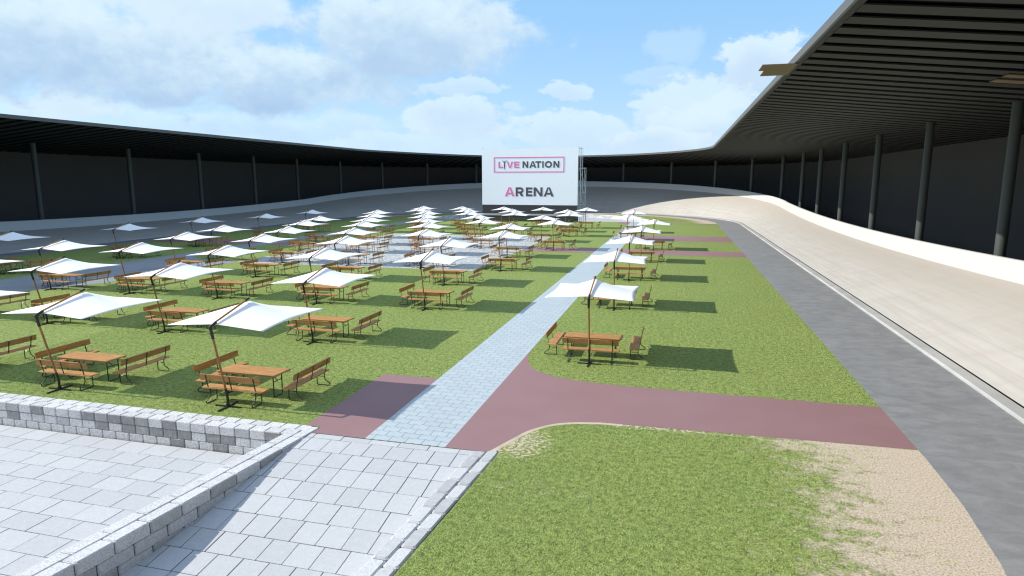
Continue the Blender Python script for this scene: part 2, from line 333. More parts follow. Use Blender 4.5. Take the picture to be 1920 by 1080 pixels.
M = dict(
    grass=m_grass(), red=m_red(), bone=m_bone(), gravel=m_gravel(), canvas=m_canvas(), track=m_track(),
    apron=m_concrete('apron_asphalt', (0.235, 0.240, 0.247), (0.325, 0.330, 0.336), 0.65, (1.0, 1.7, 1), 0.4, 14),
    path=m_concrete('path_asphalt', (0.25, 0.275, 0.30), (0.33, 0.355, 0.38), 0.7, (0.5, 0.3, 1), 0.35),
    kerb=m_concrete('kerb_concrete', (0.42, 0.42, 0.41), (0.54, 0.54, 0.525), 0.7, (0.3, 0.3, 1)),
    barrier=plain('barrier_white', (0.575, 0.575, 0.56), 0.6, 0.0, 0.025, 0.3),
    ground=m_concrete('earth', (0.16, 0.15, 0.12), (0.2, 0.19, 0.15), 0.9, (0.3, 0.3, 1), 0.1),
    groove=plain('dark_groove', (0.05, 0.05, 0.05), 0.9),
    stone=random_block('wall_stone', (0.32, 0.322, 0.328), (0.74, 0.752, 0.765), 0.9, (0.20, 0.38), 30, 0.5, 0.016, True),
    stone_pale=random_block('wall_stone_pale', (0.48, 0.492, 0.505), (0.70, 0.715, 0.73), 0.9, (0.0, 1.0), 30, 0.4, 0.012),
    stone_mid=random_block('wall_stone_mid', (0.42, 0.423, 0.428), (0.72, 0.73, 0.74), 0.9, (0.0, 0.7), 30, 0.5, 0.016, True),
    slab=random_block('paving_slab', (0.530, 0.548, 0.568), (0.590, 0.608, 0.628), 0.75, (0.0, 1.0), 48, 0.38, 0.004),
    joint=plain('mossy_joint', (0.075, 0.080, 0.066), 0.95, 0, 0.4, 9.0),
    wood=m_wood('bench_wood', (0.44, 0.225, 0.088), (0.66, 0.365, 0.150)),
    pole_wood=m_wood('pole_wood', (0.33, 0.160, 0.068), (0.48, 0.26, 0.105), 2),
    spar_wood=m_wood('spar_wood', (0.40, 0.20, 0.07), (0.56, 0.30, 0.11), 1),
    plank=m_wood('plank_wood', (0.20, 0.145, 0.085), (0.27, 0.20, 0.115)),
    green=plain('dark_green_steel', (0.018, 0.040, 0.028), 0.35, 0.0),
    black=plain('black_steel', (0.016, 0.016, 0.019), 0.4, 0.0),
    column=plain('column_paint', (0.068, 0.076, 0.070), 0.55, 0.0, 0.08, 0.6),
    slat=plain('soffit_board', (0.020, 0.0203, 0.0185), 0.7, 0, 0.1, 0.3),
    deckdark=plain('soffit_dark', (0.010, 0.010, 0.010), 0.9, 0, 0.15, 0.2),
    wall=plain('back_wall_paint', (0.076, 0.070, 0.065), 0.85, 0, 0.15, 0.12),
    fascia=plain('fascia_metal', (0.105, 0.105, 0.10), 0.5, 0.0, 0.08, 0.4),
    roof=plain('roof_felt', (0.16, 0.16, 0.165), 0.85),
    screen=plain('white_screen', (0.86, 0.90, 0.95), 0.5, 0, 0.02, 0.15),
    pink=plain('pink_print', (0.72, 0.19, 0.45), 0.6, 0, 0.03),
    grey=plain('grey_print', (0.115, 0.105, 0.115), 0.6, 0, 0.03),
    skirt=plain('stage_skirt', (0.055, 0.060, 0.057), 0.8),
    deck=plain('stage_deck', (0.22, 0.22, 0.23), 0.7),
    galv=plain('galvanised_tube', (0.50, 0.56, 0.57), 0.45, 0.3),
)

# faint emission added only to brighten the screen panel and pink print
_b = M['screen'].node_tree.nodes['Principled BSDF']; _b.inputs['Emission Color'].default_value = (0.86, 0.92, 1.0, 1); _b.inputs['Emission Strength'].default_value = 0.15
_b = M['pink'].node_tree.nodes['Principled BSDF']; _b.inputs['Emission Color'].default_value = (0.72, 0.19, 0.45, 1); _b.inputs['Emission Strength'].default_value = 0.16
# ------------------------------------------------------------------ the oval
X0, YN, YF = -25.0, 16.0, 104.0
def oval(w, off=0.0, straight=22, arc=44):
    """points of the oval at half width w, anticlockwise from the near end of the right straight: (x, y, bend, nx, ny)"""
    pts = []
    for i in range(straight): pts.append((X0 + w, YN + (YF-YN)*i/straight, 0.0, 1.0, 0.0))
    for i in range(arc): a = math.pi*i/arc; pts.append((X0 + w*math.cos(a), YF + w*math.sin(a), math.sin(a), math.cos(a), math.sin(a)))
    for i in range(straight): pts.append((X0 - w, YF + (YN-YF)*i/straight, 0.0, -1.0, 0.0))
    for i in range(arc): a = math.pi*(1 + i/arc); pts.append((X0 + w*math.cos(a), YN + w*math.sin(a), abs(math.sin(a)), math.cos(a), math.sin(a)))
    return pts
N_OV = 2*(22+44)
def z_top(p):   # crest of the barrier
    x, y, bend, _, _ = p
    return 2.42 + 0.0005*min(max(y-60, -44), 44)**2 + 3.22*bend
def z_bank(p):  # outer edge of the banked track
    x, y, bend, _, _ = p
    return z_top(p) - (0.98 + 0.2*bend)
def sweep(rails, uv=False):
    """rails: list of lists of xyz, each closed round the oval"""
    mb = MB(); n = len(rails[0])
    for r in rails: mb.v += [tuple(p) for p in r]
    for k in range(len(rails)-1):
        for i in range(n):
            j = (i+1) % n; mb.f.append((k*n+i, (k+1)*n+i, (k+1)*n+j, k*n+j))
    return mb
def rail(w, z):
    return [(p[0], p[1], z(p) if callable(z) else z) for p in oval(w)]
def fix_normals(o, closed=True):
    bm = bmesh.new(); bm.from_mesh(o.data); bmesh.ops.recalc_face_normals(bm, faces=bm.faces); bm.to_mesh(o.data); bm.free(); return o
def solid_loop(rails): return sweep(rails + [rails[0]])

# ------------------------------------------------------------------ ground
mb = MB(); mb.sheet([(-900, -700), (850, -700), (850, 1000), (-900, 1000)], -1.6)
struct(mb.build('ground', M['ground']))

NEAR_HOLE = [(-41, 14.2), (-41, 1.0), (-5.0, 1.0), (-4.32, 8.6), (-4.12, 11.0), (-3.95, 13.9), (-4.2, 13.9), (-4.2, 13.8), (-8.95, 13.8), (-8.95, 14.2)]
def far_curve(a, b, n=28):
    return [(X0 + a*math.cos(math.pi*i/n), 105.0 + b*math.sin(math.pi*i/n)) for i in range(n+1)]
FAR_HOLE = far_curve(21.0, 26.6)
rim = [(p[0], p[1]) for p in oval(30.85)]
mb = MB(); mb.sheet(rim, 0.0, [NEAR_HOLE, FAR_HOLE])
lawn = mb.build('lawn', M['grass']); struct(lawn)
mb = sweep([rail(30.85, 0.0), rail(34.2, 0.0)]); mb.build('apron', M['apron']); struct(bpy.data.objects['apron'])
# kerb and drain groove at the foot of the banking
k = solid_loop([rail(34.2, -0.1), rail(34.2, 0.07), rail(34.23, 0.10), rail(34.62, 0.12), rail(34.62, -0.1)])
struct(fix_normals(k.build('kerb', M['kerb'])))
g = sweep([rail(34.62, 0.07), rail(34.70, 0.07)]); struct(g.build('drain_groove', M['groove']))
# banked track, slightly hollow across
rails = []; NW = 9
for kx in range(NW):
    u = kx/(NW-1); w = 34.70 + (40.3-34.70)*u
    rails.append(rail(w, lambda p, u=u: 0.12 + (z_bank(p)-0.12)*(0.86*u + 0.14*u*u)))
tr = sweep(rails).build('track', M['track']); struct(tr)
uvl = tr.data.uv_layers.new(name='UVMap')
arcs = [0.0]; ov = oval(37.5)
for i in range(N_OV): a, b2 = ov[i], ov[(i+1) % N_OV]; arcs.append(arcs[-1] + math.hypot(a[0]-b2[0], a[1]-b2[1]))
li = 0
for kx in range(NW-1):
    for i in range(N_OV):
        for (uu, vv) in ((i, kx), (i, kx+1), (i+1, kx+1), (i+1, kx)):
            uvl.data[li].uv = (arcs[uu], vv*(40.3-34.7)/(NW-1)); li += 1
for p in tr.data.polygons: p.use_smooth = True
# white barrier wall on the crest
bar = solid_loop([rail(40.30, lambda p: z_bank(p)-0.3), rail(40.32, z_bank), rail(40.72, lambda p: z_top(p)-0.03), rail(40.76, z_top), rail(40.95, z_top), rail(40.98, 0.0), rail(40.6, 0.0)])
bar = fix_normals(bar.build('barrier_wall', M['barrier']))
smooth_by_angle(bar, 30)
tag(bar, 'white barrier wall running round the top of the banked track', 'barrier')
struct(sweep([rail(40.98, 0.6), rail(48.6, 0.6)]).build('spectator_walkway', M['apron']))

# paths laid on the lawn (each sheet a few millimetres above the one below)
def arc_pts(cx, cy, r, a0, a1, n=10): return [(cx + r*math.cos(R(a0+(a1-a0)*i/n)), cy + r*math.sin(R(a0+(a1-a0)*i/n))) for i in range(n+1)]
def spline(pts, n=8):
    out = []
    P = [pts[0]] + list(pts) + [pts[-1]]
    for i in range(1, len(P)-2):
        p0, p1, p2, p3 = map(lambda q: np.array(q, float), P[i-1:i+3])
        for k_ in range(n):
            t_ = k_/n
            out.append(tuple(0.5*((2*p1) + (-p0+p2)*t_ + (2*p0-5*p1+4*p2-p3)*t_**2 + (-p0+3*p1-3*p2+p3)*t_**3)))
    out.append(tuple(pts[-1])); return out
up = spline([(-5.3, 24.0), (-5.2, 22.3), (-4.7, 20.9), (-3.8, 20.15), (-2.7, 19.83), (-0.8, 19.68), (5.84, 19.6)])
lo = spline([(5.84, 16.55), (-0.8, 16.42), (-2.0, 16.35), (-2.9, 16.05), (-3.5, 15.45), (-3.85, 14.7), (-4.2, 13.81)])
red = MB()
red.sheet([(-9.4, 14.22), (-8.96, 14.22), (-8.96, 13.81), (-7.45, 13.81), (-7.45, 18.95), (-9.4, 18.95)], 0.004)
red.sheet([(-5.3, 13.81)] + [(-4.2, 13.81)] + lo[::-1][1:] + up[::-1], 0.004)
for x0, x1, y0, y1 in [(-5.3, 5.84, 57.8, 62.0), (-14.4, -7.45, 58.0, 62.2), (-5.3, 5.84, 72.0, 79.0), (-5.3, 5.84, 101.9, 103.6), (-9.1, -7.45, 100.0, 104.9),
                       (-41.3, -34.7, 57.2, 61.2), (-55.8, -43.4, 57.2, 61.2), (-55.8, -43.4, 101.9, 103.6), (-41.3, -36.0, 101.9, 103.6)]:
    red.sheet([(x0, y0), (x1, y0), (x1, y1), (x0, y1)], 0.004)
struct(red.build('red_path', M['red']))
# worn sand edging along the curved red path
edge_out = [(x - 0.0, y) for x, y in lo]
def offset(pts, d):
    out = []
    for i, p in enumerate(pts):
        a = np.array(pts[max(i-1, 0)]); b_ = np.array(pts[min(i+1, len(pts)-1)]); t_ = b_-a; t_ /= np.linalg.norm(t_)
        out.append((p[0] - t_[1]*d, p[1] + t_[0]*d))
    return out
sub = [p for p in lo if p[0] < -1.2]
sand_m = m_concrete('sand', (0.52, 0.44, 0.32), (0.66, 0.58, 0.45), 0.9, (2, 2, 1), 0.1, 45)
rib = MB(); inn = offset(sub, 0.13)
rib.v = [(x, y, 0.003) for x, y in sub] + [(x, y, 0.003) for x, y in inn]; nn = len(sub)
rib.f = [(i, i+nn, i+1+nn, i+1) for i in range(nn-1)]
ribo = rib.build('sand_edging', sand_m); fix_normals(ribo); struct(ribo)
pth = MB(); pth.sheet([(-7.45, 13.81), (-5.3, 13.81), (-5.3, 104.9), (-7.45, 104.9)], 0.004)
struct(pth.build('paved_path', M['bone']))
lp = MB(); lp.sheet([(-43.4, 18), (-41.6, 18.2), (-40.6, 22)] + spline([(-39.9, 24.2), (-38.4, 27.2), (-36.6, 30.2), (-35.6, 33.0), (-35.1, 36.5), (-34.7, 41.0), (-34.65, 42.6)], 5)
                    + [(-34.65, 44.6), (-38.5, 44.9), (-40.4, 45.8), (-41.2, 47.5), (-41.3, 50), (-41.3, 104.0), (-43.4, 104.0)], 0.004)
struct(lp.build('asphalt_path', M['path']))
gv = MB(); gv.sheet([(-34.64, 43.9), (-14.4, 43.9), (-14.4, 74), (-34.64, 74)], 0.004)
struct(gv.build('gravel_court', M['gravel']))

# ------------------------------------------------------------------ sunken terrace, ramp and block walls in front
def slabs(mb, quad, nx, ny, gap=0.008, stagger=0.5, z=None, th=0.05, jitter=0.004):
    pass
def ramp_z(y): 
    u = min(max((13.8 - y)/5.6, 0), 1); return -0.70*(0.35*u + 0.65*u*u*(3-2*u))
rng = random.Random(3)
terr = MB()
y = 13.52; row = 0
while y > 1.5:
    h = 0.62; x = -40.5 + (row % 2)*0.42
    while x < -9.0:
        wd = 0.84
        if x + wd > -9.3: break
        ja, jb_, jc = rng.uniform(-0.004, 0.004), rng.uniform(-0.004, 0.004), rng.uniform(-0.003, 0.003); terr.block(x+0.0075+ja, x+wd-0.0075+jb_, y-h+0.0075+jc, y-0.0075+jc, -0.78, -0.70 + rng.uniform(-0.0025, 0.0025), 0.004); x += wd
    y -= h; row += 1
terr.build('sunken_terrace', M['slab']); struct(bpy.data.objects['sunken_terrace'])
jb = MB(); jb.sheet([(-41.2, 0.9), (-3.4, 0.9), (-3.4, 8.3), (-9.2, 8.3), (-9.2, 14.0), (-41.2, 14.0)], -0.714)
struct(jb.build('terrace_bed', M['joint']))
def wall_x(y): return -8.92 - 0.114*(14.15 - y)          # right face of the dividing wall
def kerb_x(y): return -3.93 - 0.075*(13.9 - y)           # outer edge of the ramp kerb
rp = MB(); y = 13.8; row = 0
while y > 2.0:
    h = 0.24 if row == 0 else 0.60
    xl, xr = wall_x(y) - 0.2, kerb_x(y) - 0.3
    x = xl - rng.uniform(0, 0.3) + (row % 2)*0.26 - 0.2
    wd = 0.78 if row == 0 else 0.56
    while x < xr:
        a, b_ = max(x, xl), min(x+wd, xr)
        if b_ - a > 0.06:
            za, zb = ramp_z(y-h), ramp_z(y); e = rng.uniform(-0.002, 0.002)
            n0 = len(rp.v); jc = rng.uniform(-0.003, 0.003); rp.block(a+0.0075+rng.uniform(-0.004, 0.004), b_-0.0075+rng.uniform(-0.004, 0.004), y-h+0.0075+jc, y-0.0075+jc, -0.08, 0.0+e, 0.004)
            rp.v[n0:] = [(vx, vy, vz + za + (zb-za)*(vy-(y-h))/h - 0.002) for vx, vy, vz in rp.v[n0:]]
        x += wd
    y -= h; row += 1
rp.build('ramp', M['slab']); struct(bpy.data.objects['ramp'])
rb = MB(); ys = [13.8 - 0.3*i for i in range(41)]
for yy in ys: rb.v += [(wall_x(yy)-0.2, yy, ramp_z(yy)-0.016), (kerb_x(yy)-0.25, yy, ramp_z(yy)-0.016)]
rb.f = [(2*i, 2*i+2, 2*i+3, 2*i+1) for i in range(len(ys)-1)]
struct(fix_normals(rb.build('ramp_bed', M['joint'])))

# back wall of the terrace: three courses and two rows of top stones, each stone its own island of one mesh
bw = MB()
for c_ in range(2):
    x = -41.0 + (0.22 if c_ == 0 else 0)
    while x < -9.75:
        wd = 0.46
        bw.block(x+0.008, min(x+wd, -9.5)-0.008, 13.55, 13.90, -0.72+c_*0.245, -0.72+(c_+1)*0.245-0.012, 0.02); x += wd
for r_, (ya, yb, off) in enumerate(((13.54, 13.86, 0.0), (13.87, 14.19, 0.23))):
    x = -41.0 + off
    while x < -9.3:
        wd = 0.46; xe = min(x+wd, -9.28 + 0.12*r_)
        if xe - x > 0.1: bw.block(x+0.008, xe-0.008, ya, yb, -0.225, 0.022 + rng.uniform(-0.004, 0.004), 0.02)
        x += wd
bwo = bw.build('block_wall', M['stone']); tag(bwo, 'grey and white block wall of three courses behind the sunken terrace', 'wall')
core = MB(); core.box(-41, -9.5, 13.58, 14.17, -0.72, -0.02); core.build('mortar_core', M['joint'], bwo)
# dividing wall between terrace and ramp
dw = MB(); L_ = 0.62
def lay(mb, fx, sgn, y0, y1, z0, z1, d0, d1, ln, start, bv=0.022):
    y = y0 - start
    while y > y1:
        ya, yb = max(y-ln, y1), min(y, y0)
        if yb - ya > 0.05:
            n0 = len(mb.v); mb.block(d0, d1, ya+0.010, yb-0.010, z0, z1 + rng.uniform(-0.004, 0.004), bv)
            mb.v[n0:] = [(fx(vy) + sgn*vx, vy, vz) for vx, vy, vz in mb.v[n0:]]
        y -= ln
lay(dw, wall_x, -1, 14.15, 1.5, -0.225, 0.022, 0.0, 0.305, 0.72, 0.0)
lay(dw, wall_x, -1, 13.95, 1.5, -0.225, 0.022, 0.315, 0.62, 0.72, 0.3)
for c_ in range(2): lay(dw, wall_x, -1, 13.8, 1.5, -0.72 + c_*0.245, -0.72 + (c_+1)*0.245 - 0.010, 0.006, 0.612, 0.72, 0.35 if c_ == 0 else 0.0)
dwo = dw.build('block_wall', M['stone_mid']); fix_normals(dwo)
tag(dwo, 'low block wall between the paved ramp and the sunken terrace', 'wall')
cm = MB()
for yy in (14.0, 1.5): cm.v += [(wall_x(yy)-0.03, yy, -0.72), (wall_x(yy)-0.59, yy, -0.72), (wall_x(yy)-0.59, yy, -0.02), (wall_x(yy)-0.03, yy, -0.02)]
cm.f = [(0, 1, 2, 3), (7, 6, 5, 4), (0, 4, 5, 1), (1, 5, 6, 2), (2, 6, 7, 3), (3, 7, 4, 0)]
fix_normals(cm.build('mortar_core', M['joint'], dwo))
# kerb wall on the lawn side of the ramp
kw = MB()
lay(kw, kerb_x, -1, 13.88, 1.5, -0.225, 0.030, 0.0, 0.29, 0.62, 0.0, 0.032)
lay(kw, kerb_x, -1, 13.78, 1.5, -0.225, 0.030, 0.296, 0.60, 0.62, 0.33, 0.032)
lay(kw, kerb_x, -1, 13.78, 13.46, -0.225, 0.024, 0.296, 0.60, 0.32, 0.0)
for c_ in range(2): lay(kw, kerb_x, -1, 13.6, 1.5, -0.72 + c_*0.245, -0.72 + (c_+1)*0.245 - 0.008, 0.008, 0.592, 0.72, 0.36 if c_ == 1 else 0.0)
kwo = kw.build('block_wall', M['stone_pale']); fix_normals(kwo)
tag(kwo, 'low pale stone kerb wall along the lawn side of the ramp', 'wall')
cm = MB()
for yy in (13.8, 1.5): cm.v += [(kerb_x(yy)+0.012, yy, -0.72), (kerb_x(yy)-0.57, yy, -0.72), (kerb_x(yy)-0.57, yy, -0.02), (kerb_x(yy)+0.012, yy, -0.004)]
cm.f = [(0, 1, 2, 3), (7, 6, 5, 4), (0, 4, 5, 1), (1, 5, 6, 2), (2, 6, 7, 3), (3, 7, 4, 0)]
fix_normals(cm.build('mortar_core', M['groove'], kwo))

# sunken terrace at the far end with its curved block wall
ft = MB(); y = 105.0; row = 0
while y < 132:
    x = -46 + (row % 2)*0.5
    while x < -4:
        if ((x+0.5-X0)/20.9)**2 + ((y+0.4-105)/26.5)**2 < 1.0: ft.box(x+0.02, x+0.98, y+0.02, y+0.78, -0.78, -0.70)
        x += 1.0
    y += 0.8; row += 1
struct(ft.build('far_terrace', M['slab']))
fb = MB(); fb.sheet([(-47, 104.9), (-3, 104.9), (-3, 133), (-47, 133)], -0.714); struct(fb.build('far_terrace_bed', M['joint']))
fw = MB()
cv = far_curve(21.0, 26.6, 220)
acc = 0; seg = [cv[0]]; st = []
for i in range(1, len(cv)):
    acc += math.dist(cv[i], cv[i-1])
    if acc >= 0.9: st.append((seg[0], cv[i])); seg = [cv[i]]; acc = 0
for c_ in range(3):
    for i, (a, b_) in enumerate(st):
        a = Vector(a); b_ = Vector(b_)
        if c_ % 2: m_ = (b_-a)*0.5; a = a + m_; b_ = b_ + m_
        d = b_-a; ang = math.atan2(d.y, d.x); Mx = Matrix.Translation((a.x, a.y, 0)) @ Matrix.Rotation(ang, 4, 'Z')
        fw.block(0.012, d.length-0.012, -0.02, 0.42, -0.72+c_*0.245, -0.72+(c_+1)*0.245-0.012, 0.012, Mx)
fwo = fw.build('block_wall', M['stone_pale']); tag(fwo, 'curved white block wall round the far terrace behind the stage', 'wall')
fs_ = MB(); fs_.box(-45.9, -4.1, 104.86, 104.995, -0.75, -0.002); struct(fs_.build('terrace_edge', M['kerb']))

# ------------------------------------------------------------------ covered stand round the track
stand = thing('covered_stand', 'dark covered stand with slatted roof and grey columns all round the track', 'stand', (0, 0, 0))
_fine = np.linspace(0, 180, 181)
_ez = np.interp(_fine, [0, 30, 42, 64, 83, 105, 121, 142, 152, 165, 180], [0, 0.0, -0.03, -0.13, -0.17, -0.13, -0.05, 0.13, 0.2, 0.22, 0.16])
for _ in range(80): _ez[1:-1] = 0.25*_ez[:-2] + 0.5*_ez[1:-1] + 0.25*_ez[2:]
def edge_far(deg): return 29.8
WALL_W, Z_EDGE, Z_WALL = 48.6, 11.70, 9.75
def loop_pair(ns=60, na=120):
    e, w = [], []; global EZ_; EZ_ = []
    for i in range(ns): y = YN + (YF-YN)*i/ns; e.append((X0+29.8, y)); w.append((X0+WALL_W, y)); EZ_.append(0.0)
    for i in range(na):
        a = math.pi*i/na; r = edge_far(180*i/na)
        e.append((X0+r*math.cos(a), YF+r*math.sin(a))); w.append((X0+WALL_W*math.cos(a), YF+WALL_W*math.sin(a))); EZ_.append(float(np.interp(180*i/na, _fine, _ez)))
    for i in range(ns): y = YF + (YN-YF)*i/ns; e.append((X0-29.8, y)); w.append((X0-WALL_W, y)); EZ_.append(0.16*(1-i/ns)**2)
    for i in range(na):
        a = math.pi*(1+i/na); e.append((X0+29.8*math.cos(a), YN+29.8*math.sin(a))); w.append((X0+WALL_W*math.cos(a), YN+WALL_W*math.sin(a))); EZ_.append(0.0)
    return np.array(e), np.array(w)
E_, W_ = loop_pair()
def loft(dz_e, dz_w, inset=0.0, outset=0.0):
    d = (W_-E_); L = np.linalg.norm(d, axis=1)[:, None]; d = d/L
    a = E_ + d*inset; b = W_ + d*outset
    return [(p[0], p[1], Z_EDGE+dz_e+ez) for p, ez in zip(a, EZ_)], [(p[0], p[1], Z_WALL+dz_w) for p in b]
ra, rbb = loft(0.27, 0.27, 0.0, 0.5); rc, rd = loft(0.16, 0.16, 0.06, 0.5)
roof = fix_normals(solid_loop([ra, rbb, rd, rc]).build('roof', M['roof'], stand))
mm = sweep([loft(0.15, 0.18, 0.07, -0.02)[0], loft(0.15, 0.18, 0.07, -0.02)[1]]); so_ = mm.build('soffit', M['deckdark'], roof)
fa = solid_loop([loft(0.30, 0, -0.05)[0], loft(0.30, 0, 0.05)[0], loft(-0.02, 0, 0.05)[0], loft(-0.02, 0, -0.05)[0]])
fix_normals(fa.build('fascia', M['fascia'], roof))
# boards of the soffit: one every metre and a half along the eaves
cum = np.concatenate([[0], np.cumsum(np.linalg.norm(np.roll(E_, -1, 0)-E_, axis=1))])
def at(s, A):
    s = s % cum[-1]; i = int(np.searchsorted(cum, s, 'right'))-1; i = min(i, len(A)-1); f = (s-cum[i])/(cum[i+1]-cum[i]); return A[i]*(1-f) + A[(i+1) % len(A)]*f
sl = MB(); nsl = int(cum[-1]/1.5); per = cum[-1]/nsl
for i in range(nsl):
    s0 = i*per + 0.25; s1 = s0 + 0.88
    q = []
    for s in (s0, s1):
        e, w = at(s, E_), at(s, W_); d = (w-e)/np.linalg.norm(w-e); q.append((e + d*0.30, w - d*0.03, at(s, np.array(EZ_))))
    vs = []
    for dz in (0.0, 0.05):
        for (e, w, ez) in q: vs += [(e[0], e[1], Z_EDGE - 0.03 + dz + ez), (w[0], w[1], Z_WALL + dz)]
    sl.add(vs, [(0, 2, 3, 1), (4, 5, 7, 6), (0, 1, 5, 4), (2, 6, 7, 3), (0, 4, 6, 2), (1, 3, 7, 5)])
fix_normals(sl.build('soffit_boards', M['slat'], roof))
# strip that closes the board ends behind the fascia
es = sweep([loft(-0.012, 0, 0.06)[0], loft(-0.012, 0, 0.32)[0]]); es.build('eaves_trim', M['slat'], roof)
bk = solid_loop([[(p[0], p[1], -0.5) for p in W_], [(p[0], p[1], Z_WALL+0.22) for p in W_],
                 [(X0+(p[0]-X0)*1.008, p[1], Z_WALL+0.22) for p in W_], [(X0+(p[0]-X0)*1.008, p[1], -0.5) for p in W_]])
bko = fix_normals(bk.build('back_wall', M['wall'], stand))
for p in bko.data.polygons: p.use_smooth = False
def col_xy():
    out = [(X0+41.7, y) for y in (27.3, 39.3, 51.3, 63.1, 74.9, 86.7, 98.4)]
    out += [(X0+41.7*math.cos(R(a)), YF+41.7*math.sin(R(a))) for a in (10.8, 26.3, 40.8, 56.2, 72.0, 87.6, 103.2, 118.8, 134.6, 149.6, 164.5)]
    out += [(X0-41.7, y) for y in (102.6, 90.5, 78.3, 66.2, 54.0, 42.0)]
    return out
for i, (x, y) in enumerate(col_xy()):
    c_ = MB(); rr = 0.27
    if y > YF: a = math.atan2(y-YF, x-X0); re = edge_far(math.degrees(a))
    else: re = 29.8
    zt = Z_EDGE - (41.7-re)/(WALL_W-re)*(Z_EDGE-Z_WALL) + 0.02
    c_.tube([(x, y, 0.55), (x, y, zt)], rr, 20)
    c_.box(x-0.42, x+0.42, y-0.42, y+0.42, 0.6, 0.66)
    o = c_.build('column', M['column'], stand); smooth_by_angle(o, 40)
# brown planks left sticking out through the right hand eaves
PL = [(3.40, 4.9, 32.02, 33.55), (3.64, 4.9, 33.57, 35.10)]
for i, (xa, xb, ya, yb) in enumerate(PL):
    p = MB(); p.box(xa, xb, ya, yb, Z_EDGE-0.08-0.004*i, Z_EDGE-0.035-0.004*i)
    o = p.build('plank', M['plank'])
    tag(o, ['brown plank jutting out past the right eaves, nearer and longer of the two', 'brown plank jutting out past the right eaves, further and shorter of the two'][i], 'plank', 'planks on the right eaves')

# two more brown boards lie against the soffit further in
def soffit_z(x): return Z_EDGE - 0.03 - (x-(X0+29.8))/(WALL_W-29.8)*(Z_EDGE-Z_WALL-0.03)
for i, (xa, xb, ya, yb) in enumerate(((13.1, 17.2, 33.0, 33.75), (13.0, 17.2, 31.75, 32.35))):
    p = MB(); p.v = [(x, y, soffit_z(x)-dz) for dz in (0.004, 0.045) for y in (ya, yb) for x in (xa, xb)]
    p.f = [(0, 1, 3, 2), (4, 6, 7, 5), (0, 4, 5, 1), (2, 3, 7, 6), (0, 2, 6, 4), (1, 5, 7, 3)]
    o = fix_normals(p.build('plank', M['plank']))
    tag(o, ['brown plank lying under the right soffit by the picture edge, lower of two', 'brown plank lying under the right soffit by the picture edge, upper of two'][i], 'plank', 'planks under the right soffit')

# ------------------------------------------------------------------ stage, screen and scaffold
stage = thing('stage', 'low dark stage under the big white screen', 'stage', (-25.1, 102.4, 0))
def rel(o, root): o.parent = root; o.matrix_parent_inverse = Matrix.Translation(-root.location); return o
d = MB(); d.box(-33.6, -16.62, 102.42, 109.3, 0.90, 1.02); rel(d.build('deck', M['deck']), stage)
d = MB(); d.box(-33.55, -16.68, 102.46, 109.2, -0.75, 0.90); rel(d.build('skirt', M['skirt']), stage)
screen = thing('screen', 'large white screen with pink and grey lettering over the stage', 'screen', (-25, 107.6, 0))
SXL, SXR, SZB, SZT, SY = -33.42, -16.62, 2.52, 12.06, 107.5
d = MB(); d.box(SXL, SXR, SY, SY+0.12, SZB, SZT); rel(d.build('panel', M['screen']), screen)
d = MB(); d.box(SXL+0.05, SXR-0.05, SY+0.02, SY+0.1, 1.03, SZB-0.003); rel(d.build('lower_cloth', M['skirt']), screen)
d = MB()
for i in range(7):
    x = SXL + 0.1 + (SXR-SXL-0.2)*i/6
    d.tube([(x, SY+0.22, 1.03), (x, SY+0.22, SZT + (0.22 if i in (0, 6) else 0.06))], 0.045, 8)
for z in (1.6, 3.6, 5.6, 7.6, 9.6, 11.6): d.tube([(SXL, SY+0.30, z), (SXR, SY+0.30, z)], 0.035, 8)
rel(d.build('support_frame', M['galv']), screen)
def sx(zx): return SXL + (SXR-SXL)*(zx-190)/1450.0
def sz(zy): return SZT - (SZT-SZB)*(zy-150)/845.0
_k = [0]
def piece(mb, pts):
    """flat convex letter stroke standing a little proud of the screen"""
    _k[0] += 1; y1 = SY - 0.004; y0 = SY - 0.03 - 0.0006*(_k[0] % 7); n = len(pts)
    mb.add([(x, y0, z) for x, z in pts] + [(x, y1, z) for x, z in pts], [tuple(range(n)), tuple(range(2*n-1, n-1, -1))] + [(i, i+n, (i+1) % n + n, (i+1) % n) for i in range(n)])
